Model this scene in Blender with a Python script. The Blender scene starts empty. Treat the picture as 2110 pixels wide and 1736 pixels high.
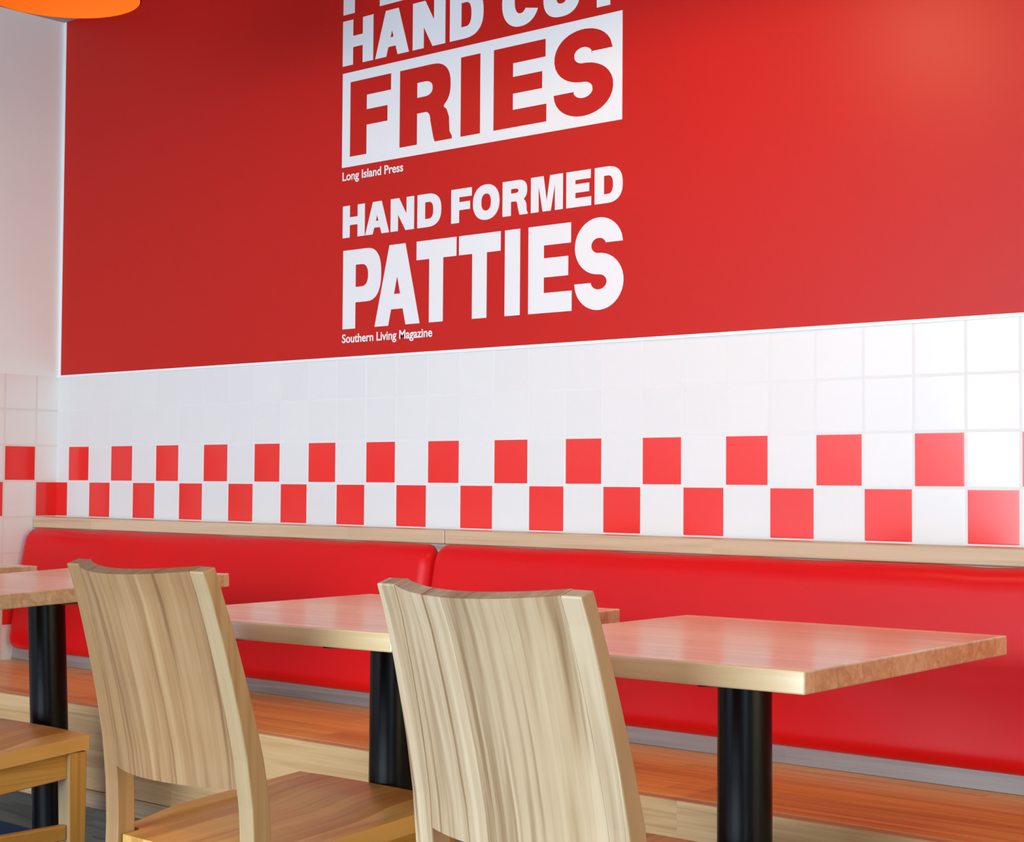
import bpy, bmesh, math, random
from mathutils import Vector, Matrix

C = bpy.context.scene.collection
SC = bpy.context.scene
T = 0.11                 # pitch of one wall tile in metres; most measurements are in tiles
VF = -9.02               # floor level in tile rows (row 0 = middle of the red band)
def W(u, y, v):          # tile units -> metres.  u along the back wall, y away from it (negative = into room), v up
    return Vector((u * T, y * T, (v - VF) * T))

# ------------------------------------------------------------------ camera
cam = bpy.data.cameras.new('camera')
cam.sensor_fit = 'HORIZONTAL'
cam.sensor_width = 36.0
cam.lens = 36.0 * 3373.45 / 2110.0
cam.clip_start = 0.05
camo = bpy.data.objects.new('camera', cam)
C.objects.link(camo)
rx = Vector((0.75731967, 0.65301015, 0.00668342))
dn = Vector((-0.01965186, 0.03301821, -0.99926153))
fw = Vector((-0.65274859, 0.75662907, 0.03783821))
M = Matrix((rx, -dn, -fw)).transposed().to_4x4()
M.translation = W(39.66645, -26.819806, 0.037566)
camo.matrix_world = M
SC.camera = camo

# ------------------------------------------------------------------ view, world, light
SC.view_settings.view_transform = 'Standard'
SC.view_settings.look = 'None'
SC.view_settings.gamma = 1.0
SC.view_settings.use_curve_mapping = False
SC.view_settings.exposure = 0.0
SC.cycles.use_denoising = True
SC.cycles.max_bounces = 8
SC.cycles.diffuse_bounces = 5
SC.cycles.glossy_bounces = 4
SC.cycles.sample_clamp_indirect = 6.0
SC.cycles.caustics_reflective = False
SC.cycles.caustics_refractive = False

world = bpy.data.worlds.new('daylight')
SC.world = world
world.use_nodes = True
bg = world.node_tree.nodes['Background']
bg.inputs['Color'].default_value = (0.80, 0.90, 1.0, 1)
bg.inputs['Strength'].default_value = 1.2

def area(name, loc, rot, sx, sy, power, col, spread=180):
    l = bpy.data.lights.new(name, 'AREA')
    l.shape = 'RECTANGLE'; l.size = sx; l.size_y = sy
    l.energy = power; l.color = col; l.spread = math.radians(spread)
    o = bpy.data.objects.new(name, l); C.objects.link(o)
    o.location = loc; o.rotation_euler = rot
    return o
# daylight falling in through the shop-front windows behind the camera and at the far right
DAY = (0.77, 0.955, 1.07)
area('daylight_front', (2.05, -6.55, 1.27), (math.radians(90 - 24), 0, 0), 4.3, 2.25, 160, DAY, 112)
area('daylight_front_far', (7.4, -6.55, 1.27), (math.radians(90 - 10), 0, 0), 1.7, 2.25, 62, DAY, 140)
area('daylight_side', (9.35, -1.75, 1.20), (math.radians(90 - 10), 0, math.radians(90)), 3.2, 2.1, 95, (1.0, 0.80, 0.42), 150)
# added fill lights below the ceiling, no fixtures: brighten seat and table tops, cushion sheen
for cxl in (0.65, 1.95):
    area('ceiling_fill_light', (cxl, -5.2, 2.432), (0, 0, 0), 1.2, 0.6, 52, (0.95, 0.97, 1.0), 150)

# ------------------------------------------------------------------ helpers
def link(o, parent=None):
    C.objects.link(o)
    if parent is not None: o.parent = parent
    return o
def obj(name, bm, mat, parent=None, smooth=False, loc=None):
    bm.normal_update()
    me = bpy.data.meshes.new(name)
    bm.to_mesh(me); bm.free()
    for m in (mat if isinstance(mat, (list, tuple)) else [mat]): me.materials.append(m)
    if smooth:
        for p in me.polygons: p.use_smooth = True
    o = bpy.data.objects.new(name, me)
    if loc is not None: o.location = loc
    return link(o, parent)
def tag(o, label=None, cat=None, group=None, kind=None):
    if label: o['label'] = label
    if cat: o['category'] = cat
    if group: o['group'] = group
    if kind: o['kind'] = kind
    return o
def thing(name, label, cat, loc=(0, 0, 0), rotz=0.0, group=None):
    o = bpy.data.objects.new(name, None)
    o.empty_display_size = 0.1
    link(o); o.location = loc; o.rotation_euler = (0, 0, rotz)
    return tag(o, label, cat, group)
def bevel(o, w, seg=2, ang=35):
    m = o.modifiers.new('bevel', 'BEVEL'); m.width = w; m.segments = seg
    m.limit_method = 'ANGLE'; m.angle_limit = math.radians(ang)
    return o
def autosmooth(o, ang=40):
    for p in o.data.polygons: p.use_smooth = True
    try: o.data.set_sharp_from_angle(angle=math.radians(ang))
    except Exception: pass
    return o
def box_bm(x0, x1, y0, y1, z0, z1, bm=None):
    bm = bm or bmesh.new()
    v = [bm.verts.new(p) for p in ((x0,y0,z0),(x1,y0,z0),(x1,y1,z0),(x0,y1,z0),(x0,y0,z1),(x1,y0,z1),(x1,y1,z1),(x0,y1,z1))]
    for f in ((3,2,1,0),(4,5,6,7),(0,1,5,4),(1,2,6,5),(2,3,7,6),(3,0,4,7)): bm.faces.new([v[i] for i in f])
    return bm
def lathe_bm(prof, n=48, closed=False):
    bm = bmesh.new(); rings = []
    for r, z in prof:
        if r < 1e-6: rings.append([bm.verts.new((0, 0, z))])
        else: rings.append([bm.verts.new((r*math.cos(2*math.pi*k/n), r*math.sin(2*math.pi*k/n), z)) for k in range(n)])
    pairs = list(zip(rings[:-1], rings[1:]))
    if closed: pairs.append((rings[-1], rings[0]))
    for a, b in pairs:
        for k in range(n):
            k2 = (k+1) % n
            if len(a) == 1 and len(b) == 1: continue
            if len(a) == 1: bm.faces.new((a[0], b[k2], b[k]))
            elif len(b) == 1: bm.faces.new((a[k], a[k2], b[0]))
            else: bm.faces.new((a[k], a[k2], b[k2], b[k]))
    bmesh.ops.recalc_face_normals(bm, faces=bm.faces)
    return bm
def loft_bm(sections):
    """closed quads between rings of equal length, capped at both ends"""
    bm = bmesh.new()
    R = [[bm.verts.new(p) for p in s] for s in sections]
    n = len(R[0])
    for a, b in zip(R[:-1], R[1:]):
        for k in range(n): bm.faces.new((a[k], a[(k+1) % n], b[(k+1) % n], b[k]))
    bm.faces.new(R[0]); bm.faces.new(R[-1])
    bmesh.ops.recalc_face_normals(bm, faces=bm.faces)
    return bm

# ------------------------------------------------------------------ materials
class NT:
    def __init__(s, name):
        s.m = bpy.data.materials.new(name); s.m.use_nodes = True
        s.t = s.m.node_tree; s.n = s.t.nodes; s.l = s.t.links
        s.b = s.n['Principled BSDF']
    def set(s, inp, val):
        if hasattr(val, 'links') or isinstance(val, bpy.types.NodeSocket): s.l.new(val, inp)
        else: inp.default_value = val
    def math(s, op, a, b=None, c=None, clamp=False):
        n = s.n.new('ShaderNodeMath'); n.operation = op; n.use_clamp = clamp
        for i, v in enumerate((a, b, c)):
            if v is not None: s.set(n.inputs[i], v)
        return n.outputs[0]
    def mix(s, f, a, b, mode='MIX'):
        n = s.n.new('ShaderNodeMix'); n.data_type = 'RGBA'; n.blend_type = mode
        s.set(n.inputs['Factor'], f); s.set(n.inputs['A'], a); s.set(n.inputs['B'], b)
        return n.outputs['Result']
    def comb(s, x, y, z):
        n = s.n.new('ShaderNodeCombineXYZ')
        for i, v in enumerate((x, y, z)): s.set(n.inputs[i], v)
        return n.outputs[0]
    def coords(s):
        tc = s.n.new('ShaderNodeTexCoord'); sp = s.n.new('ShaderNodeSeparateXYZ')
        s.l.new(tc.outputs['Object'], sp.inputs[0]); s.tc = tc
        return sp.outputs
    def noise(s, vec, scale, detail=4, rough=0.55, dist=0.0):
        n = s.n.new('ShaderNodeTexNoise'); s.l.new(vec, n.inputs['Vector'])
        n.inputs['Scale'].default_value = scale; n.inputs['Detail'].default_value = detail
        n.inputs['Roughness'].default_value = rough; n.inputs['Distortion'].default_value = dist
        return n.outputs['Fac']
    def bump(s, h, strength, dist=0.001):
        n = s.n.new('ShaderNodeBump'); n.inputs['Strength'].default_value = strength
        n.inputs['Distance'].default_value = dist; s.l.new(h, n.inputs['Height'])
        s.l.new(n.outputs[0], s.b.inputs['Normal'])

def plain(name, col, rough=0.5, metal=0.0, spec=0.5, coat=0.0, noise_amt=0.04, bump=0.0, bscale=300):
    k = NT(name); k.coords()
    n = k.noise(k.tc.outputs['Object'], 9.0, 4)
    f = k.math('MULTIPLY_ADD', n, 2*noise_amt, 1-noise_amt)
    c = k.mix(1.0, (*col, 1), k.comb(f, f, f), 'MULTIPLY')
    k.set(k.b.inputs['Base Color'], c)
    k.b.inputs['Roughness'].default_value = rough; k.b.inputs['Metallic'].default_value = metal
    k.b.inputs['Specular IOR Level'].default_value = spec
    k.b.inputs['Coat Weight'].default_value = coat
    if bump: k.bump(k.noise(k.tc.outputs['Object'], bscale, 3), bump)
    return k.m

def wood(name, axis, plank_axis, plank_w, light, mid, dark, rough=0.35, coat=0.0, coat_rough=0.1, seed=0.0,
         stave=None, contrast=1.0, end=0.62, var=0.5, ocut=1.0, coat_ior=1.5):
    k = NT(name); xyz = k.coords(); ix = {'X': 0, 'Y': 1, 'Z': 2}
    oa = [c for c in 'XYZ' if c not in (axis, plank_axis)][0]
    a, p, o = xyz[ix[axis]], xyz[ix[plank_axis]], xyz[ix[oa]]
    pi_ = k.math('FLOOR', k.math('MULTIPLY_ADD', p, 1.0/plank_w, 0.37 + seed))
    if stave:
        sh = k.n.new('ShaderNodeTexWhiteNoise'); sh.noise_dimensions = '1D'; k.l.new(pi_, sh.inputs['W'])
        st = k.math('FLOOR', k.math('ADD', k.math('MULTIPLY', a, 1.0/stave), k.math('MULTIPLY', sh.outputs['Value'], 7.0)))
    else: st = 0.0
    wn = k.n.new('ShaderNodeTexWhiteNoise'); wn.noise_dimensions = '3D'
    k.l.new(k.comb(pi_, st, seed), wn.inputs['Vector'])
    r = wn.outputs['Value']
    rr = k.n.new('ShaderNodeSeparateColor'); k.l.new(wn.outputs['Color'], rr.inputs[0])
    off = k.math('MULTIPLY', r, 23.0); off2 = k.math('MULTIPLY', rr.outputs[1], 31.0)
    big = k.comb(k.math('ADD', k.math('MULTIPLY', a, 0.9), off), k.math('ADD', k.math('MULTIPLY', p, 19.0), off2), k.math('MULTIPLY', o, 19.0*ocut))
    n1 = k.noise(big, 1.0, 3, 0.5, 0.25)
    fig = k.math('MULTIPLY_ADD', k.math('SINE', k.math('MULTIPLY', n1, 34.0)), 0.5, 0.5)
    fine = k.comb(k.math('ADD', k.math('MULTIPLY', a, 3.5), off2), k.math('MULTIPLY', p, 170.0), k.math('MULTIPLY', o, 170.0*ocut))
    n2 = k.noise(fine, 1.0, 3, 0.6)
    v = k.math('ADD', k.math('MULTIPLY', k.math('SUBTRACT', n1, 0.5), 0.9*contrast),
        k.math('ADD', k.math('MULTIPLY', k.math('SUBTRACT', fig, 0.5), 0.28*contrast),
        k.math('ADD', k.math('MULTIPLY', k.math('SUBTRACT', n2, 0.5), 0.55*contrast), k.math('MULTIPLY', k.math('SUBTRACT', r, 0.5), var))))
    n3 = k.noise(k.comb(k.math('ADD', k.math('MULTIPLY', a, 1.3), off2), k.math('ADD', k.math('MULTIPLY', p, 75.0), off), k.math('MULTIPLY', o, 75.0*ocut)), 1.0, 2, 0.5, 0.3)
    ln = k.n.new('ShaderNodeMapRange'); ln.interpolation_type = 'SMOOTHSTEP'; k.l.new(n3, ln.inputs[0])
    ln.inputs[1].default_value = 0.60; ln.inputs[2].default_value = 0.74
    v = k.math('SUBTRACT', k.math('ADD', v, 0.5), k.math('MULTIPLY', ln.outputs[0], 0.42*contrast), clamp=True)
    rp = k.n.new('ShaderNodeValToRGB'); k.l.new(v, rp.inputs[0])
    e = rp.color_ramp.elements
    e[0].position = 0.05; e[0].color = (*dark, 1); e[1].position = 0.95; e[1].color = (*light, 1)
    m_ = rp.color_ramp.elements.new(0.5); m_.color = (*mid, 1)
    # end grain is darker wood
    sn = k.n.new('ShaderNodeSeparateXYZ'); k.l.new(k.tc.outputs['Normal'], sn.inputs[0])
    eg = k.math('GREATER_THAN', k.math('ABSOLUTE', sn.outputs[ix[axis]]), 0.85)
    knots = k.noise(k.tc.outputs['Object'], 60.0, 3, 0.6, 1.0)
    kf = k.math('MULTIPLY_ADD', knots, 0.5, end - 0.25)
    endc = k.mix(1.0, rp.outputs[0], k.comb(k.math('MULTIPLY', kf, 0.93), k.math('MULTIPLY', kf, 1.06), k.math('MULTIPLY', kf, 1.15)), 'MULTIPLY')
    k.set(k.b.inputs['Base Color'], k.mix(eg, rp.outputs[0], endc))
    k.set(k.b.inputs['Roughness'], k.math('MULTIPLY_ADD', n2, 0.12, rough - 0.06))
    k.b.inputs['Coat Weight'].default_value = coat; k.b.inputs['Coat Roughness'].default_value = coat_rough
    k.b.inputs['Coat IOR'].default_value = coat_ior
    k.bump(n2, 0.08, 0.0006)
    return k.m

def tile_mat(name, horiz, hoff, red, white, grout):
    k = NT(name); xyz = k.coords()
    u = k.math('ADD', k.math('MULTIPLY', xyz[{'X': 0, 'Y': 1}[horiz[-1]]], (-1.0 if horiz[0] == '-' else 1.0) / T), hoff)
    v = k.math('MULTIPLY_ADD', xyz[2], 1.0 / T, VF)
    fu, fv = k.math('FLOOR', u), k.math('FLOOR', v)
    par = k.math('LESS_THAN', k.math('FLOORED_MODULO', k.math('ADD', fu, fv), 2.0), 0.5)
    band1 = k.math('COMPARE', v, 0.0, 1.0)
    band2 = k.math('COMPARE', v, -4.0, 1.0)
    isred = k.math('MULTIPLY', par, k.math('MAXIMUM', band1, band2))
    du = k.math('SUBTRACT', 0.5, k.math('ABSOLUTE', k.math('SUBTRACT', k.math('SUBTRACT', u, fu), 0.5)))
    dv = k.math('SUBTRACT', 0.5, k.math('ABSOLUTE', k.math('SUBTRACT', k.math('SUBTRACT', v, fv), 0.5)))
    d = k.math('MINIMUM', du, dv)
    g = k.math('LESS_THAN', d, 0.030)
    wn = k.n.new('ShaderNodeTexWhiteNoise'); wn.noise_dimensions = '2D'
    k.l.new(k.comb(fu, fv, 0.0), wn.inputs['Vector'])
    sh = k.math('MULTIPLY_ADD', wn.outputs['Value'], 0.03, 0.97)
    base = k.mix(isred, (*white, 1), (*red, 1))
    base = k.mix(1.0, base, k.comb(sh, sh, sh), 'MULTIPLY')
    k.set(k.b.inputs['Base Color'], k.mix(g, base, (*grout, 1)))
    k.set(k.b.inputs['Roughness'], k.math('MULTIPLY_ADD', g, 0.5, 0.14))
    ss = k.n.new('ShaderNodeMapRange'); ss.interpolation_type = 'SMOOTHSTEP'
    k.l.new(d, ss.inputs[0]); ss.inputs[1].default_value = 0.015; ss.inputs[2].default_value = 0.06
    k.bump(ss.outputs[0], 0.10, 0.0006)
    return k.m

M_red_paint = plain('red_wall_paint', (0.50, 0.008, 0.003), 0.40, spec=0.25, noise_amt=0.02, bump=0.03, bscale=420)
M_white_paint = plain('white_wall_paint', (0.82, 0.93, 0.98), 0.5, noise_amt=0.02)
M_ceiling = plain('ceiling_paint', (0.42, 0.42, 0.43), 0.8)
M_vinyl = plain('white_vinyl', (0.76, 0.76, 0.78), 0.38, noise_amt=0.01)
M_bead = plain('white_bead', (0.82, 0.84, 0.85), 0.3, noise_amt=0.01)
RED_T, WHT_T, GRT = (0.80, 0.026, 0.020), (0.73, 0.73, 0.73), (0.715, 0.72, 0.715)
M_tile_back = tile_mat('checker_tile_back', '+X', 0.0, RED_T, WHT_T, GRT)
M_tile_left = tile_mat('checker_tile_left', '-Y', -0.69, RED_T, (0.80, 0.84, 0.88), GRT)
M_vinyl_red = plain('red_upholstery', (0.66, 0.004, 0.006), 0.36, spec=0.21, noise_amt=0.03, bump=0.05, bscale=900)
M_black = plain('black_powder_coat', (0.0016, 0.0018, 0.0026), 0.27, spec=0.2, noise_amt=0.02)
M_floor = plain('navy_floor', (0.035, 0.075, 0.20), 0.45, noise_amt=0.15)
OAK = ((0.68, 0.48, 0.24), (0.56, 0.36, 0.155), (0.38, 0.205, 0.07))
PALE = ((0.66, 0.485, 0.30), (0.52, 0.355, 0.20), (0.30, 0.17, 0.075))
GOLD = ((0.74, 0.42, 0.085), (0.61, 0.30, 0.045), (0.41, 0.165, 0.02))
WARM = ((0.48, 0.285, 0.128), (0.365, 0.192, 0.073), (0.225, 0.102, 0.032))
M_top = wood('oak_table_top', 'X', 'Y', 0.118, (0.92, 0.71, 0.41), (0.82, 0.58, 0.285), (0.56, 0.335, 0.125), rough=0.42, coat=1.0, coat_rough=0.20, coat_ior=2.0, seed=0.2, var=0.35, contrast=0.8, end=0.70)
M_back_w = wood('warm_oak_back', 'Z', 'X', 0.068, *WARM, rough=0.45, seed=0.4, contrast=1.2, var=0.45, ocut=0.03)
M_back_p = wood('pale_oak_back', 'Z', 'X', 0.052, *PALE, rough=0.45, seed=1.9, contrast=1.3, var=0.55, ocut=0.03)
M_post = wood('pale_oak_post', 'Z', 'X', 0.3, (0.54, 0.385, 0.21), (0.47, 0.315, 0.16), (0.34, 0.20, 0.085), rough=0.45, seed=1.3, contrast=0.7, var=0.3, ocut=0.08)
M_post_side_lit = wood('post_side_warm_light', 'Z', 'Y', 0.3, (0.62, 0.42, 0.20), (0.52, 0.325, 0.135), (0.36, 0.20, 0.065), rough=0.45, seed=5.5, contrast=0.8, var=0.2, ocut=0.3)  # golden tone paints warm side light onto the post sides
M_post_w = wood('warm_oak_post', 'Z', 'X', 0.3, *WARM, rough=0.45, seed=4.6, contrast=0.8, var=0.3, ocut=0.08)
M_leg = wood('oak_leg', 'Z', 'X', 0.3, *GOLD, rough=0.45, seed=2.1, contrast=0.8, var=0.2)
M_rail = wood('oak_rail', 'Y', 'Z', 0.3, *GOLD, rough=0.45, seed=3.2, contrast=0.8, var=0.2)
M_railx = wood('oak_cross_rail', 'X', 'Z', 0.3, *PALE, rough=0.45, seed=3.7, contrast=0.8, var=0.2)
M_seat = wood('oak_seat', 'Y', 'X', 0.075, (0.80, 0.46, 0.12), (0.69, 0.345, 0.062), (0.47, 0.195, 0.026), rough=0.42, coat=0.45, coat_rough=0.28, seed=0.9, contrast=0.9, end=1.1, ocut=0.2)
M_bench = wood('oak_bench_seat', 'X', 'Y', 0.095, (0.92, 0.56, 0.16), (0.80, 0.44, 0.09), (0.56, 0.26, 0.04), rough=0.42, coat=0.5, coat_rough=0.24, seed=5.1, stave=0.9)
M_fascia = wood('oak_bench_front', 'X', 'Z', 0.4, (0.70, 0.455, 0.235), (0.58, 0.345, 0.15), (0.39, 0.20, 0.065), rough=0.45, seed=6.3, stave=1.4)
M_cap = wood('oak_cap_rail', 'X', 'Z', 0.2, (0.65, 0.49, 0.32), (0.54, 0.385, 0.235), (0.38, 0.245, 0.13), rough=0.42, seed=7.7, stave=1.1, contrast=0.7)
M_panel = wood('oak_bench_back', 'X', 'Z', 0.5, (0.33, 0.295, 0.28), (0.25, 0.215, 0.20), (0.165, 0.135, 0.12), rough=0.36, seed=8.4, stave=1.1)
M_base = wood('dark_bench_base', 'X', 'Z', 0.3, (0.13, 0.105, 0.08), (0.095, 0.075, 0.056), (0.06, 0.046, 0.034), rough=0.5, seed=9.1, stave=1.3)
M_shade_out = plain('orange_enamel', (0.80, 0.10, 0.012), 0.22, noise_amt=0.01)
M_shade_in = plain('orange_enamel_inside', (0.80, 0.11, 0.010), 0.75, spec=0.08, noise_amt=0.01)
M_steel = plain('window_frame_paint', (0.06, 0.06, 0.065), 0.4)
kb = NT('lamp_bulb'); kb.b.inputs['Emission Color'].default_value = (1.0, 0.72, 0.40, 1); kb.b.inputs['Emission Strength'].default_value = 8.0
M_bulb = kb.m

# ------------------------------------------------------------------ room
X0, X1, Y1, ZC = -0.5583 * T, 9.4, -6.6, (13.17 - VF) * T
VT = 2.975              # top of the tiles
def struct(name, bm, m, **kw):
    o = obj(name, bm, m, **kw); o['kind'] = 'structure'; return o
struct('floor', box_bm(X0 - 0.1, X1 + 0.1, Y1 - 0.1, 0.1, -0.08, 0.0), M_floor)
struct('ceiling', box_bm(X0 - 0.1, X1 + 0.1, Y1 - 0.1, 0.1, ZC, ZC + 0.08), M_ceiling)
zt = (VT - VF) * T
bm = box_bm(X0 - 0.1, X1 + 0.1, 0.0, 0.1, 0.0, zt)
xr = (-0.44) * T        # the red paint starts a touch away from the corner
n0 = len(bm.faces)
box_bm(xr, X1 + 0.1, 0.0, 0.1, zt, ZC, bm)
box_bm(X0 - 0.1, xr, 0.0, 0.1, zt, ZC, bm)
bm.faces.ensure_lookup_table()
for i, f in enumerate(bm.faces): f.material_index = 0 if i < 6 else (1 if i < 12 else 2)
struct('wall_back', bm, [M_tile_back, M_red_paint, M_bead])
bm = box_bm(X0 - 0.1, X0, Y1 - 0.1, 0.0, 0.0, zt)
box_bm(X0 - 0.1, X0, Y1 - 0.1, 0.0, zt, ZC, bm)
bm.faces.ensure_lookup_table()
for i, f in enumerate(bm.faces): f.material_index = 0 if i < 6 else 1
struct('wall_left', bm, [M_tile_left, M_white_paint])
# slim white bead closing the tile field
struct('trim_1', box_bm(X0, X1, -0.004, 0.0, zt - 0.0035, zt + 0.0035), M_bead)
# shop-front: low sill wall, header, mullions
def window_wall(name, fixed_axis, pos, a0, a1, bays, wname):
    bm = bmesh.new()
    def bx(b0, b1, z0, z1, t0=0.0, t1=0.1, target=None):
        if fixed_axis == 'Y': box_bm(b0, b1, pos - t1, pos - t0, z0, z1, target)
        else: box_bm(pos + t0, pos + t1, b0, b1, z0, z1, target)
    bx(a0, a1, 0, 0.12, target=bm); bx(a0, a1, ZC - 0.05, ZC, target=bm)
    bx(a0, a0 + 0.15, 0.12, ZC - 0.05, target=bm); bx(a1 - 0.15, a1, 0.12, ZC - 0.05, target=bm)
    struct(name, bm, M_white_paint)
    fm = bmesh.new()
    b0, b1 = a0 + 0.15, a1 - 0.15
    for k in range(bays + 1):
        c = b0 + (b1 - b0) * k / bays
        bx(max(b0, c - 0.025), min(b1, c + 0.025), 0.12, ZC - 0.05, 0.02, 0.08, fm)
    bx(b0, b1, 0.12, 0.17, 0.02, 0.08, fm); bx(b0, b1, ZC - 0.10, ZC - 0.05, 0.02, 0.08, fm)
    struct(wname, fm, M_steel)
window_wall('wall_front', 'Y', Y1 + 0.0, X0 - 0.1, X1 + 0.1, 5, 'window_1')
window_wall('wall_right', 'X', X1, Y1, 0.0, 4, 'window_2')

# ------------------------------------------------------------------ wall lettering
def rect(x0, y0, x1, y1): return [(x0, y0), (x1, y0), (x1, y1), (x0, y1)]
def sup(cx, cy, rx_, ry_, a0, a1, n=20, e=2.35):
    out = []
    for i in range(n + 1):
        a = math.radians(a0 + (a1 - a0) * i / n); c, s = math.cos(a), math.sin(a)
        out.append((cx + rx_ * math.copysign(abs(c) ** (2/e), c), cy + ry_ * math.copysign(abs(s) ** (2/e), s)))
    return out
def gH(w, h, s, t): m = h*0.51; return [[(0,0),(s,0),(s,m-t/2),(w-s,m-t/2),(w-s,0),(w,0),(w,h),(w-s,h),(w-s,m+t/2),(s,m+t/2),(s,h),(0,h)]]
def gA(w, h, s, t):
    a = w/2 - s*0.60; b = w/2 + s*0.60; cb, ct = h*0.20, h*0.20 + t*0.82
    k = a / h; li = lambda y: s*1.04 + k*y*0.985
    top = (w/2 - s*1.04) / (k*0.985)
    return [[(0,0),(s*1.04,0),(li(cb),cb),(w-li(cb),cb),(w-s*1.04,0),(w,0),(b,h),(a,h)], [(li(ct),ct),(w-li(ct),ct),(w/2,min(top, h*0.80))]]
def gN(w, h, s, t):
    s1 = s*1.12; y1 = h*(1-(w-s-s1)/(w-s1)); y2 = h*(1-s/(w-s1))
    return [[(0,0),(s,0),(s,y2),(w-s1,0),(w,0),(w,h),(w-s,h),(w-s,y1),(s1,h),(0,h)]]
def gM(w, h, s, t):
    m = s*0.62
    return [[(0,0),(s*.9,0),(s*.9,h*.72),(w/2-m*.75,0),(w/2+m*.75,0),(w-s*.9,h*.72),(w-s*.9,0),(w,0),(w,h),(w-s*1.45,h),(w/2,h*.30),(s*1.45,h),(0,h)]]
def bowl(x0, w, y0, y1, e=2.5):
    cx = x0 + (w - x0) * 0.42
    return [(x0, y0)] + sup(cx, (y0+y1)/2, w-cx, (y1-y0)/2, -90, 90, 22, e) + [(x0, y1)]
def gD(w, h, s, t): return [bowl(0, w, 0, h), bowl(s, w-s*1.02, t, h-t)]
def gO(w, h, s, t): return [sup(w/2, h/2, w/2, h/2*1.03, 0, 357, 48, 2.2), sup(w/2, h/2, w/2-s*1.02, h/2-t*1.02, 0, 357, 40, 2.3)]
def gC(w, h, s, t):
    o = sup(w/2, h/2, w/2, h/2*1.03, 24, 336, 44, 2.2); i = sup(w/2, h/2, w/2-s*1.02, h/2-t, 322, 38, 36, 2.3)
    return [o + i]
def gU(w, h, s, t):
    r = h*0.40
    return [[(0,h)] + sup(w/2, r, w/2, r*1.03, 180, 360, 30, 2.4) + [(w,h),(w-s,h)] + sup(w/2, r, w/2-s, r-t, 0, -180, 24, 2.4) + [(s,h)]]
def gT(w, h, s, t): return [[(w/2-s/2,0),(w/2+s/2,0),(w/2+s/2,h-t),(w,h-t),(w,h),(0,h),(0,h-t),(w/2-s/2,h-t)]]
def gI(w, h, s, t): return [rect(0, 0, w, h)]
def gE(w, h, s, t):
    m = h*0.515
    return [[(0,0),(w,0),(w,t),(s,t),(s,m-t*.48),(w*.92,m-t*.48),(w*.92,m+t*.48),(s,m+t*.48),(s,h-t),(w*.98,h-t),(w*.98,h),(0,h)]]
def gF(w, h, s, t):
    m = h*0.49
    return [[(0,0),(s,0),(s,m-t*.48),(w*.92,m-t*.48),(w*.92,m+t*.48),(s,m+t*.48),(s,h-t),(w,h-t),(w,h),(0,h)]]
def gP(w, h, s, t):
    y0 = h*0.33
    o = [(0,0),(s,0),(s,y0)] + bowl(s, w, y0, h)[1:-1] + [(0,h)]
    return [o, bowl(s, w-s*1.0, y0+t*.85, h-t*.85)]
def gR(w, h, s, t):
    y0 = h*0.40; wb = w*0.97
    b = bowl(s, wb, y0, h)
    i = next(j for j, q in enumerate(b) if q[1] > y0 + (h-y0)*0.10 and q[0] > w*0.5)
    leg = [(s, y0)] + [(w*.50, y0)] + sup(w*.50, y0-t*.55, w*.93-s-w*.50+0.001, t*.55, 90, 0, 6, 2.2) + [(w-s*1.03, h*.06), (w-s*.95, 0), (w, 0), (w, h*.035), (w*.955, h*.10), (w*.945, h*.28), (w*.90, h*.385), (w*.84, h*.43)]
    o = [(0,0),(s,0)] + leg + b[i:-1] + [(0,h)]
    return [o, bowl(s, wb-s*1.0, y0+t*.95, h-t*.95)]
def gL(w, h, s, t): return [[(0,0),(w,0),(w,t),(s,t),(s,h),(0,h)]]
def gS(w, h, s, t):
    rx_ = (w - s)/2; ry_ = (h*1.03 - t)/4; yo = -h*0.015
    ct, cb = yo + h*1.03 - t/2 - ry_, yo + t/2 + ry_
    pts = []
    for i in range(27):
        a = math.radians(8 + (262-8)*i/26); pts.append((w/2 + rx_*0.97*math.cos(a), ct + ry_*math.sin(a)))
    for i in range(29):
        a = math.radians(82 - (82+178)*i/28); pts.append((w/2 + rx_*math.cos(a), cb + ry_*math.sin(a)))
    L, R = [], []
    for i, p in enumerate(pts):
        q0, q1 = pts[max(0, i-1)], pts[min(len(pts)-1, i+1)]
        dx, dy = q1[0]-q0[0], q1[1]-q0[1]; l = math.hypot(dx, dy); dx /= l; dy /= l
        if i == 0: dx, dy = 0.0, 1.0
        if i == len(pts)-1: dx, dy = 0.0, 1.0
        mid = 1.0 - abs(i - 27)/27.0
        hw = 0.5*math.sqrt((t*dx)**2 + (s*dy)**2)*(1 + 0.10*max(0, mid-.6))
        L.append((p[0]-dy*hw, p[1]+dx*hw)); R.append((p[0]+dy*hw, p[1]-dx*hw))
    return [L + R[::-1]]
GLY = dict(H=gH, A=gA, N=gN, M=gM, D=gD, O=gO, C=gC, U=gU, T=gT, I=gI, E=gE, F=gF, P=gP, R=gR, L=gL, S=gS)
def place(polys, x0, z0): return [[(x0 + x, z0 + y) for x, y in p] for p in polys]
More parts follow.
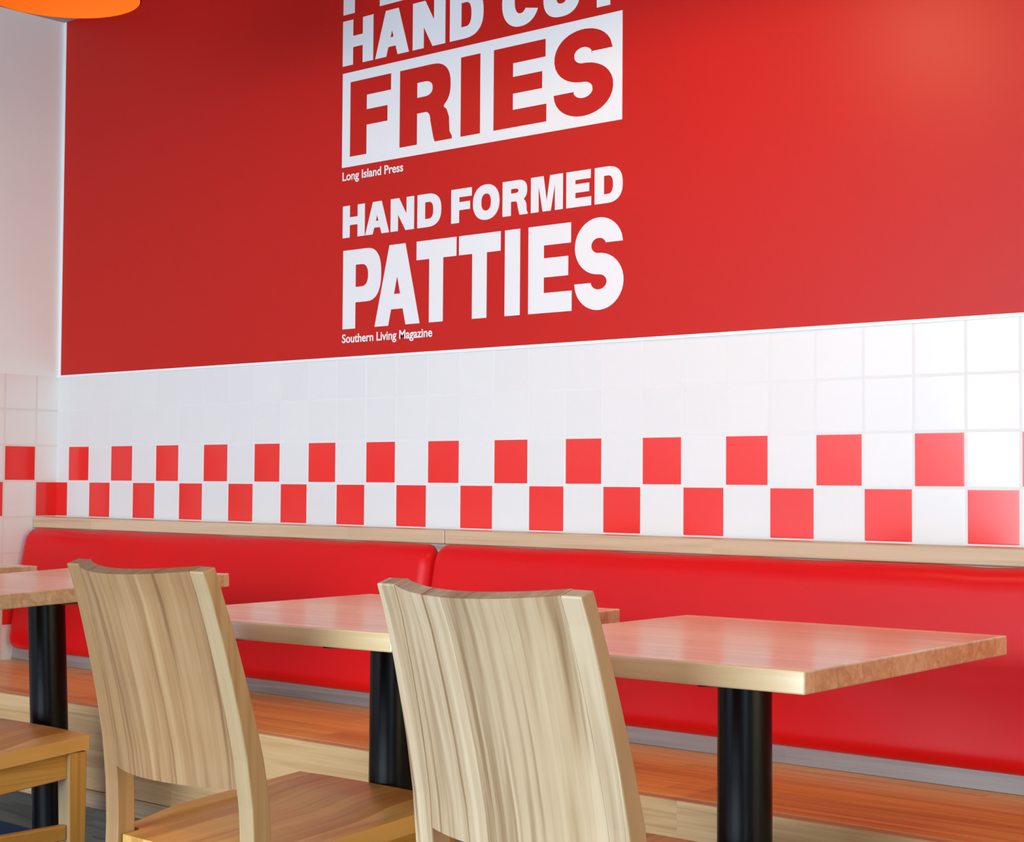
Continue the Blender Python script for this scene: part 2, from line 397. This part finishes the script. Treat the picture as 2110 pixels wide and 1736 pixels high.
def poly_mesh(name, polys, mat, parent=None, thick=0.0008):
    cu = bpy.data.curves.new(name, 'CURVE'); cu.dimensions = '2D'; cu.fill_mode = 'BOTH'; cu.extrude = thick / 2
    for p in polys:
        sp = cu.splines.new('POLY'); sp.points.add(len(p) - 1); sp.use_cyclic_u = True
        for i, (x, y) in enumerate(p): sp.points[i].co = (x * T, (y - VF) * T, 0, 1)
    tmp = bpy.data.objects.new(name, cu); C.objects.link(tmp)
    tmp.rotation_euler = (math.radians(90), 0, 0); tmp.location = (0, -thick / 2 - 0.0002, 0)
    bpy.context.view_layer.update()
    me = bpy.data.meshes.new_from_object(tmp.evaluated_get(bpy.context.evaluated_depsgraph_get()))
    me.transform(tmp.matrix_world)
    bpy.data.objects.remove(tmp)
    me.name = name
    me.materials.clear(); me.materials.append(mat)
    o = bpy.data.objects.new(name, me)
    return link(o, parent)
def line_thing(name, label, letters, z0, z1, s, t, ov=None):
    root = thing(name, label, 'wall lettering')
    for ch, x0, x1 in letters:
        poly_mesh('letter', place(GLY[ch](x1 - x0, z1 - z0, s, t), x0, z0), M_vinyl, root)
    return root
line_thing('wall_lettering', 'white letters cut off by the top of the photo, above the words HAND CUT',
    [('F', 11.10, 12.20), ('E', 12.337, 13.40)], 11.24, 12.40, 0.39, 0.28)
line_thing('wall_lettering', 'white capital letters reading HAND CUT on the red wall',
    [('H', 11.09, 12.13), ('A', 12.20, 13.31), ('N', 13.43, 14.46), ('D', 14.60, 15.62), ('C', 16.17, 17.24), ('U', 17.35, 18.35), ('T', 18.46, 19.50)],
    10.0, 11.09, 0.355, 0.27)
fr = [[(11.10, 7.55), (19.48, 7.55), (19.48, 9.825), (11.10, 9.825)]]
for ch, x0, x1 in (('F', 11.37, 12.74), ('R', 13.03, 14.69), ('I', 14.95, 15.54), ('E', 15.935, 17.45), ('S', 17.645, 19.245)):
    fr += place(GLY[ch](x1 - x0, 9.585 - 7.79, 0.565, 0.385), x0, 7.79)
o = poly_mesh('wall_lettering', fr, M_vinyl)
tag(o, 'white block on the red wall with the word FRIES cut out of it', 'wall lettering')
line_thing('wall_lettering', 'white capital letters reading HAND FORMED on the red wall',
    [('H', 11.15, 11.905), ('A', 11.92, 12.72), ('N', 12.765, 13.525), ('D', 13.63, 14.38), ('F', 14.687, 15.31), ('O', 15.346, 16.13), ('R', 16.22, 16.945), ('M', 17.03, 17.92), ('E', 18.01, 18.68), ('D', 18.77, 19.50)],
    5.852, 6.617, 0.245, 0.19)
line_thing('wall_lettering', 'tall white capital letters reading PATTIES, lowest big word on the red wall',
    [('P', 11.18, 12.47), ('A', 12.265, 13.73), ('T', 13.615, 14.86), ('T', 14.935, 16.175), ('I', 16.297, 16.735), ('E', 16.97, 18.17), ('S', 18.24, 19.53)],
    3.668, 5.548, 0.435, 0.43)
def small_text(name, txt, label, x0, x1, z0, cap):
    cu = bpy.data.curves.new(name, 'FONT'); cu.body = txt; cu.extrude = 0.0004; cu.offset = 0.022
    cu.size = 1.0
    tmp = bpy.data.objects.new(name, cu); C.objects.link(tmp)
    bpy.context.view_layer.update()
    me = bpy.data.meshes.new_from_object(tmp.evaluated_get(bpy.context.evaluated_depsgraph_get()))
    bpy.data.objects.remove(tmp)
    xs = [v.co.x for v in me.vertices]; a, b = min(xs), max(xs)
    ch = 0.70
    for v in me.vertices:
        x, y, z = v.co
        v.co = ((x0 + (x - a)/(b - a)*(x1 - x0))*T, -0.0008 + (-z if z < 0 else -z)*0.5, (z0 - VF + y/ch*cap)*T)
    me.flip_normals()
    me.materials.clear(); me.materials.append(M_vinyl)
    o = bpy.data.objects.new(name, me); link(o)
    return tag(o, label, 'wall lettering')
small_text('wall_lettering', 'Long Island Press', 'small white line reading Long Island Press beneath the FRIES block', 11.125, 13.16, 7.235, 0.20)
small_text('wall_lettering', 'Southern Living Magazine', 'small white line reading Southern Living Magazine beneath the word PATTIES', 11.17, 14.13, 3.345, 0.20)

# ------------------------------------------------------------------ banquette bench
def lerp(a, b, t): return a + (b - a) * t
PA, PB = (-0.74, -1.30), (-1.36, -4.93)          # face line of the sloping back panel (y, v)
def pane_y(v): return lerp(PA[0], PB[0], (v - PA[1]) / (PB[1] - PA[1]))
def cushion_bm(u0, u1, seed):
    rnd = random.Random(seed)
    v0, v1, th, rad = -1.31, -4.62, 0.30, 0.33
    ns = 26; us = []
    for k in range(9): us.append(u0 + rad*(1-math.cos(k/8*math.pi/2)))
    nmid = int((u1-u0)*1.2)
    for k in range(1, nmid): us.append(lerp(u0+rad, u1-rad, k/nmid))
    for k in range(9): us.append(u1 - rad*(1-math.sin(k/8*math.pi/2)))
    bm = bmesh.new(); rows = []
    for u in us:
        d = min(u-u0, u1-u, rad)/rad; f = math.sqrt(max(0, 1-(1-d)**2))
        cor = 0.34*(1-f)                       # rounded corners at the ends
        wav = 0.012*math.sin(u*1.9+seed) + 0.008*math.sin(u*4.3+2*seed)
        a, b = v0 - cor + wav, v1 + cor
        row = []
        for k in range(ns+1):
            s = k/ns
            v = lerp(a, b, 0.5-0.5*math.cos(math.pi*s))
            q = min((a-v), (v-b), 0.30)/0.30; q = max(q, 0)
            prof = math.sqrt(max(0, 1-(1-q)**2))
            bul = 1 + 0.10*math.sin(math.pi*(a-v)/(a-b))
            y = pane_y(v) - 0.02 - th*prof*bul*(0.15+0.85*f if f < 1 else 1)*(1 if f > 0 else 0.2)
            row.append(bm.verts.new(W(u, y, v)))
        # back edge vertices
        row.append(bm.verts.new(W(u, pane_y(b)-0.01, b))); row.insert(0, bm.verts.new(W(u, pane_y(a)-0.01, a)))
        rows.append(row)
    for r0, r1 in zip(rows[:-1], rows[1:]):
        for k in range(len(r0)-1): bm.faces.new((r0[k], r0[k+1], r1[k+1], r1[k]))
        bm.faces.new((r0[-1], r0[0], r1[0], r1[-1]))
    bm.faces.new(rows[0]); bm.faces.new(rows[-1][::-1])
    bmesh.ops.recalc_face_normals(bm, faces=bm.faces)
    return bm
def wbox(u0, u1, y0, y1, v0, v1, bm=None):
    a, b = W(u0, y0, v0), W(u1, y1, v1)
    return box_bm(a.x, b.x, a.y, b.y, a.z, b.z, bm)
UL, UR, UJ, g = -0.5583, 46.0, 15.15, 0.012
root = thing('banquette_bench', 'long oak bench with red cushioned back along the tiled wall', 'bench')
o = obj('seat', wbox(UL+g, UR, -5.20, -1.25, -5.20, -4.932), M_bench, root); bevel(o, 0.002, 2)
o = obj('front_board', wbox(UL+g, UR, -5.50, -5.205, -6.74, -4.93), M_fascia, root); bevel(o, 0.004, 2)
o = obj('front_lip', wbox(UL+g, UR, -5.52, -5.20, -7.12, -6.745), M_cap, root); bevel(o, 0.003, 1)
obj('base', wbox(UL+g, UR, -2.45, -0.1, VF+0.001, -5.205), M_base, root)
secs = []
for u in (UL+g, UR):
    secs.append([W(u, PA[0], PA[1]-0.005), W(u, PB[0], PB[1]+0.003), W(u, -0.10, PB[1]+0.003), W(u, -0.10, PA[1]-0.005)])
obj('back_panel', loft_bm(secs), M_panel, root)
for a, b in ((UL+g, UJ+0.1), (UJ+0.103, UR)):
    o = obj('cap_rail', wbox(a, b, -0.75, -0.015, -1.30, -1.0), M_cap, root); bevel(o, 0.003, 2)
for a, b, sd in ((UL+0.02, UJ-0.01, 1.0), (UJ+0.01, UR, 2.4)):
    o = obj('backrest_cushion', cushion_bm(a, b, sd), M_vinyl_red, root); autosmooth(o, 50)
    tag(o, 'smooth red upholstered backrest cushion')

# ------------------------------------------------------------------ tables
def beam_bm(p0, p1, wd, ht, z1):
    d = Vector((p1[0]-p0[0], p1[1]-p0[1], 0)); n = Vector((-d.y, d.x, 0)).normalized() * wd/2
    a, b = Vector((*p0, 0)), Vector((*p1, 0))
    bm = bmesh.new()
    lo = [a+n, a-n, b-n, b+n]
    V = [bm.verts.new((p.x, p.y, z1-ht)) for p in lo] + [bm.verts.new((p.x, p.y, z1)) for p in lo]
    for f in ((0,1,2,3),(7,6,5,4),(0,4,5,1),(1,5,6,2),(2,6,7,3),(3,7,4,0)): bm.faces.new([V[i] for i in f])
    bmesh.ops.recalc_face_normals(bm, faces=bm.faces)
    return bm
def table(cu_, cy, w, d, vtop, label, rz=0.0, tilt=(0, 0), col=(0, 0), quarter=False, th=0.275):
    """cu_, cy centre; w along wall; d towards wall; all in tiles"""
    root = thing('dining_table', label, 'table', (cu_*T, cy*T, 0), rz, 'tables along the bench')
    zt_ = (vtop - VF)*T
    rot = Matrix.Translation((0, 0, zt_)) @ Matrix.Rotation(tilt[0], 4, 'X') @ Matrix.Rotation(tilt[1], 4, 'Y') @ Matrix.Translation((0, 0, -zt_))
    def add(name, bm, mat, bev=None, sm=False, tilted=True):
        o = obj(name, bm, mat, root)
        if bev: bevel(o, bev, 2)
        if sm: autosmooth(o, 35)
        if tilted: o.matrix_local = rot
        return o
    add('table_top', box_bm(-w/2*T, w/2*T, -d/2*T, d/2*T, zt_ - th*T, zt_), M_top, 0.0025)
    zb = zt_ - th*T
    cx, cyy = col[0]*T, col[1]*T
    r = 0.375*T
    post = lathe_bm([(0, 0.02), (r*1.04, 0.02), (r*1.0, zb-0.006), (0, zb-0.006)], 40)
    bmesh.ops.translate(post, verts=post.verts, vec=(cx, cyy, 0))
    add('pedestal', post, M_black, None, True)
    ax, ay = (1.15, 2.62) if not quarter else (2.5, 1.0)
    for sx, sy in ((1, 1), (-1, -1)):
        o = add('bracket_arm', beam_bm((cx, cyy), (cx + sx*ax*T, cyy + sy*-ay*T*0.985), 0.055, 0.006, zb - 0.0005), M_black)
    for sx, sy in ((1, 1), (-1, -1)):
        o = add('bracket_arm', beam_bm((cx, cyy), (cx - sx*ax*T, cyy + sy*-ay*T*0.985), 0.055, 0.006, zb - 0.0006), M_black)
    base = lathe_bm([(0, 0.001), (0.085, 0.001), (0.085, 0.012), (0.08, 0.02), (0.06, 0.035), (r*1.04, 0.05), (0, 0.05)], 48)
    bmesh.ops.translate(base, verts=base.verts, vec=(cx, cyy, 0))
    add('foot', base, M_black, None, True, False)
    return root
table(27.09, -7.45, 5.4, 6.0, -2.1, 'oak table at the right with its whole top in view', math.radians(2.2), (0, 0), (0.15, 0.0))
table(20.16, -7.55, 5.65, 6.0, -2.1, 'oak table between the two big chair backs, its left half in view', math.radians(4.5), (0, 0), (0.30, 0.0))
table(10.17, -7.45, 5.3, 5.5, -2.025, 'oak table behind the left chair, with a knotty dark end edge', 0.0, (math.radians(2.1), math.radians(-0.75)), (-0.1, 0.15), True)
table(2.35, -7.0, 5.3, 5.6, -2.05, 'farthest table, a corner of it showing at the left edge of the photo', math.radians(0.0))

# ------------------------------------------------------------------ chairs
def prof_y(v):            # rear face of the post, tiles relative to seat-level position
    pts = [(-1.0, -0.92), (-1.19, -0.84), (-1.6, -0.68), (-2.27, -0.48), (-3.02, -0.28), (-3.77, -0.12), (-4.46, -0.03), (-5.0, 0.0), (-5.8, -0.02), (-7.0, -0.14), (-9.02, -0.46)]
    for (a, ya), (b, yb) in zip(pts[:-1], pts[1:]):
        if v <= a and v >= b:
            t = (a - v)/(a - b); return lerp(ya, yb, t)
    return pts[0][1] if v > pts[0][0] else pts[-1][1]
def prof_d(v):            # post depth
    return lerp(0.217, 0.32, min(1, max(0, (-1.19 - v)/3.0))) if v > -5.2 else 0.33
BW = 1.72                 # half width over the posts
def bw(v): return lerp(BW + 0.03, BW - 0.09, min(1, max(0, (v + 4.6)/3.41)))
YR = -1.95                # rear face of posts at seat level, relative to chair centre
def z_(v): return (v - VF)*T
def make_chair(label, loc, rotz):
    root = thing('dining_chair', label, 'chair', loc, rotz, 'oak chairs facing the bench')
    VTOP = -1.19
    # rear posts run from floor to the top of the back
    for s in (-1, 1):
        secs = []
        for k in range(25):
            v = lerp(VF, VTOP, k/24)
            y = YR + prof_y(v); d = prof_d(v)
            xo, xi = s*bw(v), s*(bw(v)-0.31)
            dv = 0.32*d if k == 24 else 0.0
            secs.append([(x*T, yy*T, z_(v+e)) for x, yy, e in ((xo, y, 0), (xi, y, 0), (xi, y+d, dv), (xo, y+d, dv))])
        pb = loft_bm(secs); pb.normal_update()
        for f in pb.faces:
            if abs(f.normal.x) > 0.8: f.material_index = 1  # side faces carry the warm light in their colour
        o = obj('back_post', pb, [M_post_w if s < 0 else M_post, M_post_side_lit], root); bevel(o, 0.0025, 2, 50)
    # curved plank back between the posts
    nx, nz = 24, 22
    bm = bmesh.new(); F, B = [], []
    sag = 0.42
    for j in range(nz+1):
        rf, rb = [], []
        for i in range(nx+1):
            v = lerp(-4.22, VTOP, j/nz); hw = bw(v) - 0.312
            x = lerp(-hw, hw, i/nx); q = 1 - (x/hw)**2
            vd = v - 0.17*sag*q*(j/nz)
            y = YR + prof_y(v) - sag*q*lerp(0.85, 1.0, j/nz) + 0.012
            th = 0.205; tv = 0.34*th*(j/nz)**8
            rb.append(bm.verts.new((x*T, y*T, z_(vd)))); rf.append(bm.verts.new((x*T, (y+th)*T, z_(vd+tv))))
        F.append(rf); B.append(rb)
    for j in range(nz):
        for i in range(nx):
            bm.faces.new((B[j][i], B[j][i+1], B[j+1][i+1], B[j+1][i])); bm.faces.new((F[j][i], F[j+1][i], F[j+1][i+1], F[j][i+1]))
    for i in range(nx):
        bm.faces.new((B[0][i], F[0][i], F[0][i+1], B[0][i+1])); bm.faces.new((B[nz][i], B[nz][i+1], F[nz][i+1], F[nz][i]))
    for j in range(nz):
        bm.faces.new((B[j][0], B[j+1][0], F[j+1][0], F[j][0])); bm.faces.new((B[j][nx], F[j][nx], F[j+1][nx], B[j+1][nx]))
    bmesh.ops.recalc_face_normals(bm, faces=bm.faces)
    o = obj('backrest', bm, M_back_w, root); autosmooth(o, 40)
    # dished seat, sloping gently to the rear
    yf, yr = 1.97, YR + 0.06
    def vs(y): return lerp(-5.17, -4.86, (y - yr)/(yf - yr))
    hwf = 1.86
    bm = bmesh.new(); nx, ny = 28, 26; top, bot = [], []
    ylist = [yr, YR + 0.2, YR + 0.40, YR + 0.4001] + [lerp(YR + 0.40, yf, q/22) for q in range(1, 23)]
    ny = len(ylist) - 1
    for j, y in enumerate(ylist):
        rt, rb = [], []
        t = (y - yr)/(yf - yr)
        hwid = BW - 0.33 if j <= 2 else hwf
        for i in range(nx+1):
            e = -1 + 2*i/nx; x = hwid*e
            yy = y + (0.10*(1 - e*e) if j == ny else 0)
            cxd = min(1.0, max(0.0, (0.93 - abs(x/hwf))/0.22)); cyd = min(1.0, max(0.0, (0.84 - t)/0.25))
            cxd = max(cxd, 1 - max(0.0, t - 0.14)/0.22)
            dish = 0.085*(cxd*cxd*(3-2*cxd))*(cyd*cyd*(3-2*cyd))
            rt.append(bm.verts.new((x*T, yy*T, z_(vs(y) - dish)))); rb.append(bm.verts.new((x*T, yy*T, z_(vs(y) - 0.27))))
        top.append(rt); bot.append(rb)
    for j in range(ny):
        for i in range(nx):
            bm.faces.new((top[j][i], top[j][i+1], top[j+1][i+1], top[j+1][i])); bm.faces.new((bot[j][i], bot[j+1][i], bot[j+1][i+1], bot[j][i+1]))
    for i in range(nx):
        bm.faces.new((top[0][i], bot[0][i], bot[0][i+1], top[0][i+1])); bm.faces.new((top[ny][i], top[ny][i+1], bot[ny][i+1], bot[ny][i]))
    for j in range(ny):
        bm.faces.new((top[j][0], top[j+1][0], bot[j+1][0], bot[j][0])); bm.faces.new((top[j][nx], bot[j][nx], bot[j+1][nx], top[j+1][nx]))
    bmesh.ops.recalc_face_normals(bm, faces=bm.faces)
    o = obj('seat', bm, M_seat, root); bevel(o, 0.0035, 2, 60); autosmooth(o, 60)
    # front legs
    lw = 0.40
    for s in (-1, 1):
        secs = []
        for v, q in ((VF, 0.82), (-5.30, 1.0), (-5.165, 1.0)):
            x1 = s*1.83; x0 = s*(1.83 - lw*q); y1, y0 = 1.95, 1.95 - lw*q
            secs.append([(x*T, y*T, z_(v)) for x, y in ((x0, y0), (x1, y0), (x1, y1), (x0, y1))])
        pb = loft_bm(secs); pb.normal_update()
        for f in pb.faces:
            if abs(f.normal.y) > 0.8: f.material_index = 1  # paler front and rear faces: window light put into the colour
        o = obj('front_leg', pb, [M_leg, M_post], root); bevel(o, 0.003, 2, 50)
    # rails under the seat
    for s in (-1, 1):
        x0, x1 = sorted((s*1.75*T, s*1.57*T))
        y0, y1 = (YR + 0.31), 1.56
        secs = []
        for y in (y0, y1):
            zt0 = z_(vs(y) - 0.275); zb0 = z_(vs(y) - 0.275 - 0.50)
            secs.append([(x0, y*T, zb0), (x1, y*T, zb0), (x1, y*T, zt0), (x0, y*T, zt0)])
        o = obj('side_rail', loft_bm(secs), M_rail, root); bevel(o, 0.002, 1, 50)
        o = obj('stretcher', box_bm(x0, x1, (YR + prof_y(-6.7) + 0.32)*T, 1.57*T, z_(-6.83), z_(-6.54)), M_rail, root); bevel(o, 0.003, 2, 50)
    obj('front_rail', box_bm(-1.36*T, 1.36*T, 1.65*T, 1.81*T, z_(-5.72), z_(-5.19)), M_railx, root)
    obj('rear_rail', box_bm(-(BW-0.315)*T, (BW-0.315)*T, (YR + 0.08)*T, (YR + 0.24)*T, z_(-5.95), z_(-5.455)), M_railx, root)
    return root
def dup(root, loc, rotz, label):
    r = root.copy(); C.objects.link(r); r.location = loc; r.rotation_euler = (0, 0, rotz); r['label'] = label
    for ch in list(root.children):
        c = ch.copy(); C.objects.link(c); c.parent = r
        c.matrix_parent_inverse = ch.matrix_parent_inverse.copy()
    return r
ch = make_chair('left of the two big oak chair backs, with a paler right post', (20.57*T, -10.02*T, 0), math.radians(-1.2))
c2 = dup(ch, (27.14*T, -10.07*T, 0), math.radians(-2.0), 'oak chair with the large streaky plank back, nearest in the middle')
for c in c2.children:
    if c.name.startswith('backrest'):
        c.data = c.data.copy(); c.data.materials[0] = M_back_p
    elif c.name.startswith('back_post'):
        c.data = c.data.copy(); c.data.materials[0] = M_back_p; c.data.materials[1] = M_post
dup(ch, (10.97*T, -10.07*T, 0), math.radians(0.0), 'oak chair at the bottom left corner, only seat corner and front leg showing')

# ------------------------------------------------------------------ pendant lamps
def pendant(u, y, v, label, power):
    R0 = 1.64*T
    root = thing('pendant_lamp', label, 'lamp', W(u, y, v), 0, 'orange pendant lamps over the tables')
    prof = []
    n = 16
    for k in range(n+1):
        a = math.pi/2*k/n
        prof.append((max(0.028, R0*math.cos(a)**0.9 if k < n else 0.028), 0.155*math.sin(a)))
    inner = [(max(0.024, r-0.003), z-0.002 if z > 0.001 else 0.0) for r, z in prof]
    o = obj('shade', lathe_bm(prof, 64), M_shade_out, root); autosmooth(o, 60)
    o = obj('shade_lining', lathe_bm(inner, 64), M_shade_in, root); autosmooth(o, 60)
    o = obj('socket', lathe_bm([(0, 0.11), (0.022, 0.11), (0.024, 0.155), (0.024, 0.20), (0.012, 0.215), (0, 0.215)], 24), M_black, root); autosmooth(o, 40)
    top = ZC - (v - VF)*T
    obj('cord', lathe_bm([(0, 0.21), (0.003, 0.21), (0.003, top-0.01), (0, top-0.01)], 10), M_black, root)
    obj('ceiling_canopy', lathe_bm([(0, top-0.025), (0.05, top-0.022), (0.055, top-0.0005), (0, top-0.0005)], 24), M_black, root)
    o = obj('bulb', lathe_bm([(0, 0.035), (0.018, 0.038), (0.029, 0.055), (0.03, 0.072), (0.02, 0.098), (0.013, 0.112), (0, 0.112)], 20), M_bulb, root); autosmooth(o, 80)
    l = bpy.data.lights.new('bulb_light', 'POINT'); l.energy = power; l.color = (1.0, 0.80, 0.40); l.shadow_soft_size = 0.03
    lo = bpy.data.objects.new('bulb_light', l); link(lo, root); lo.location = (0, 0, 0.02)
    return root
pendant(10.55, -7.51, 10.08, 'glowing orange pendant lamp cut off at the top left corner', 1.5)
pendant(23.0, -7.51, 10.08, 'orange pendant lamp hanging above the picture, between the middle and right tables', 13.0)
pendant(35.4, -7.51, 10.08, 'orange pendant lamp hanging outside the picture to the right of the right table', 3.0)
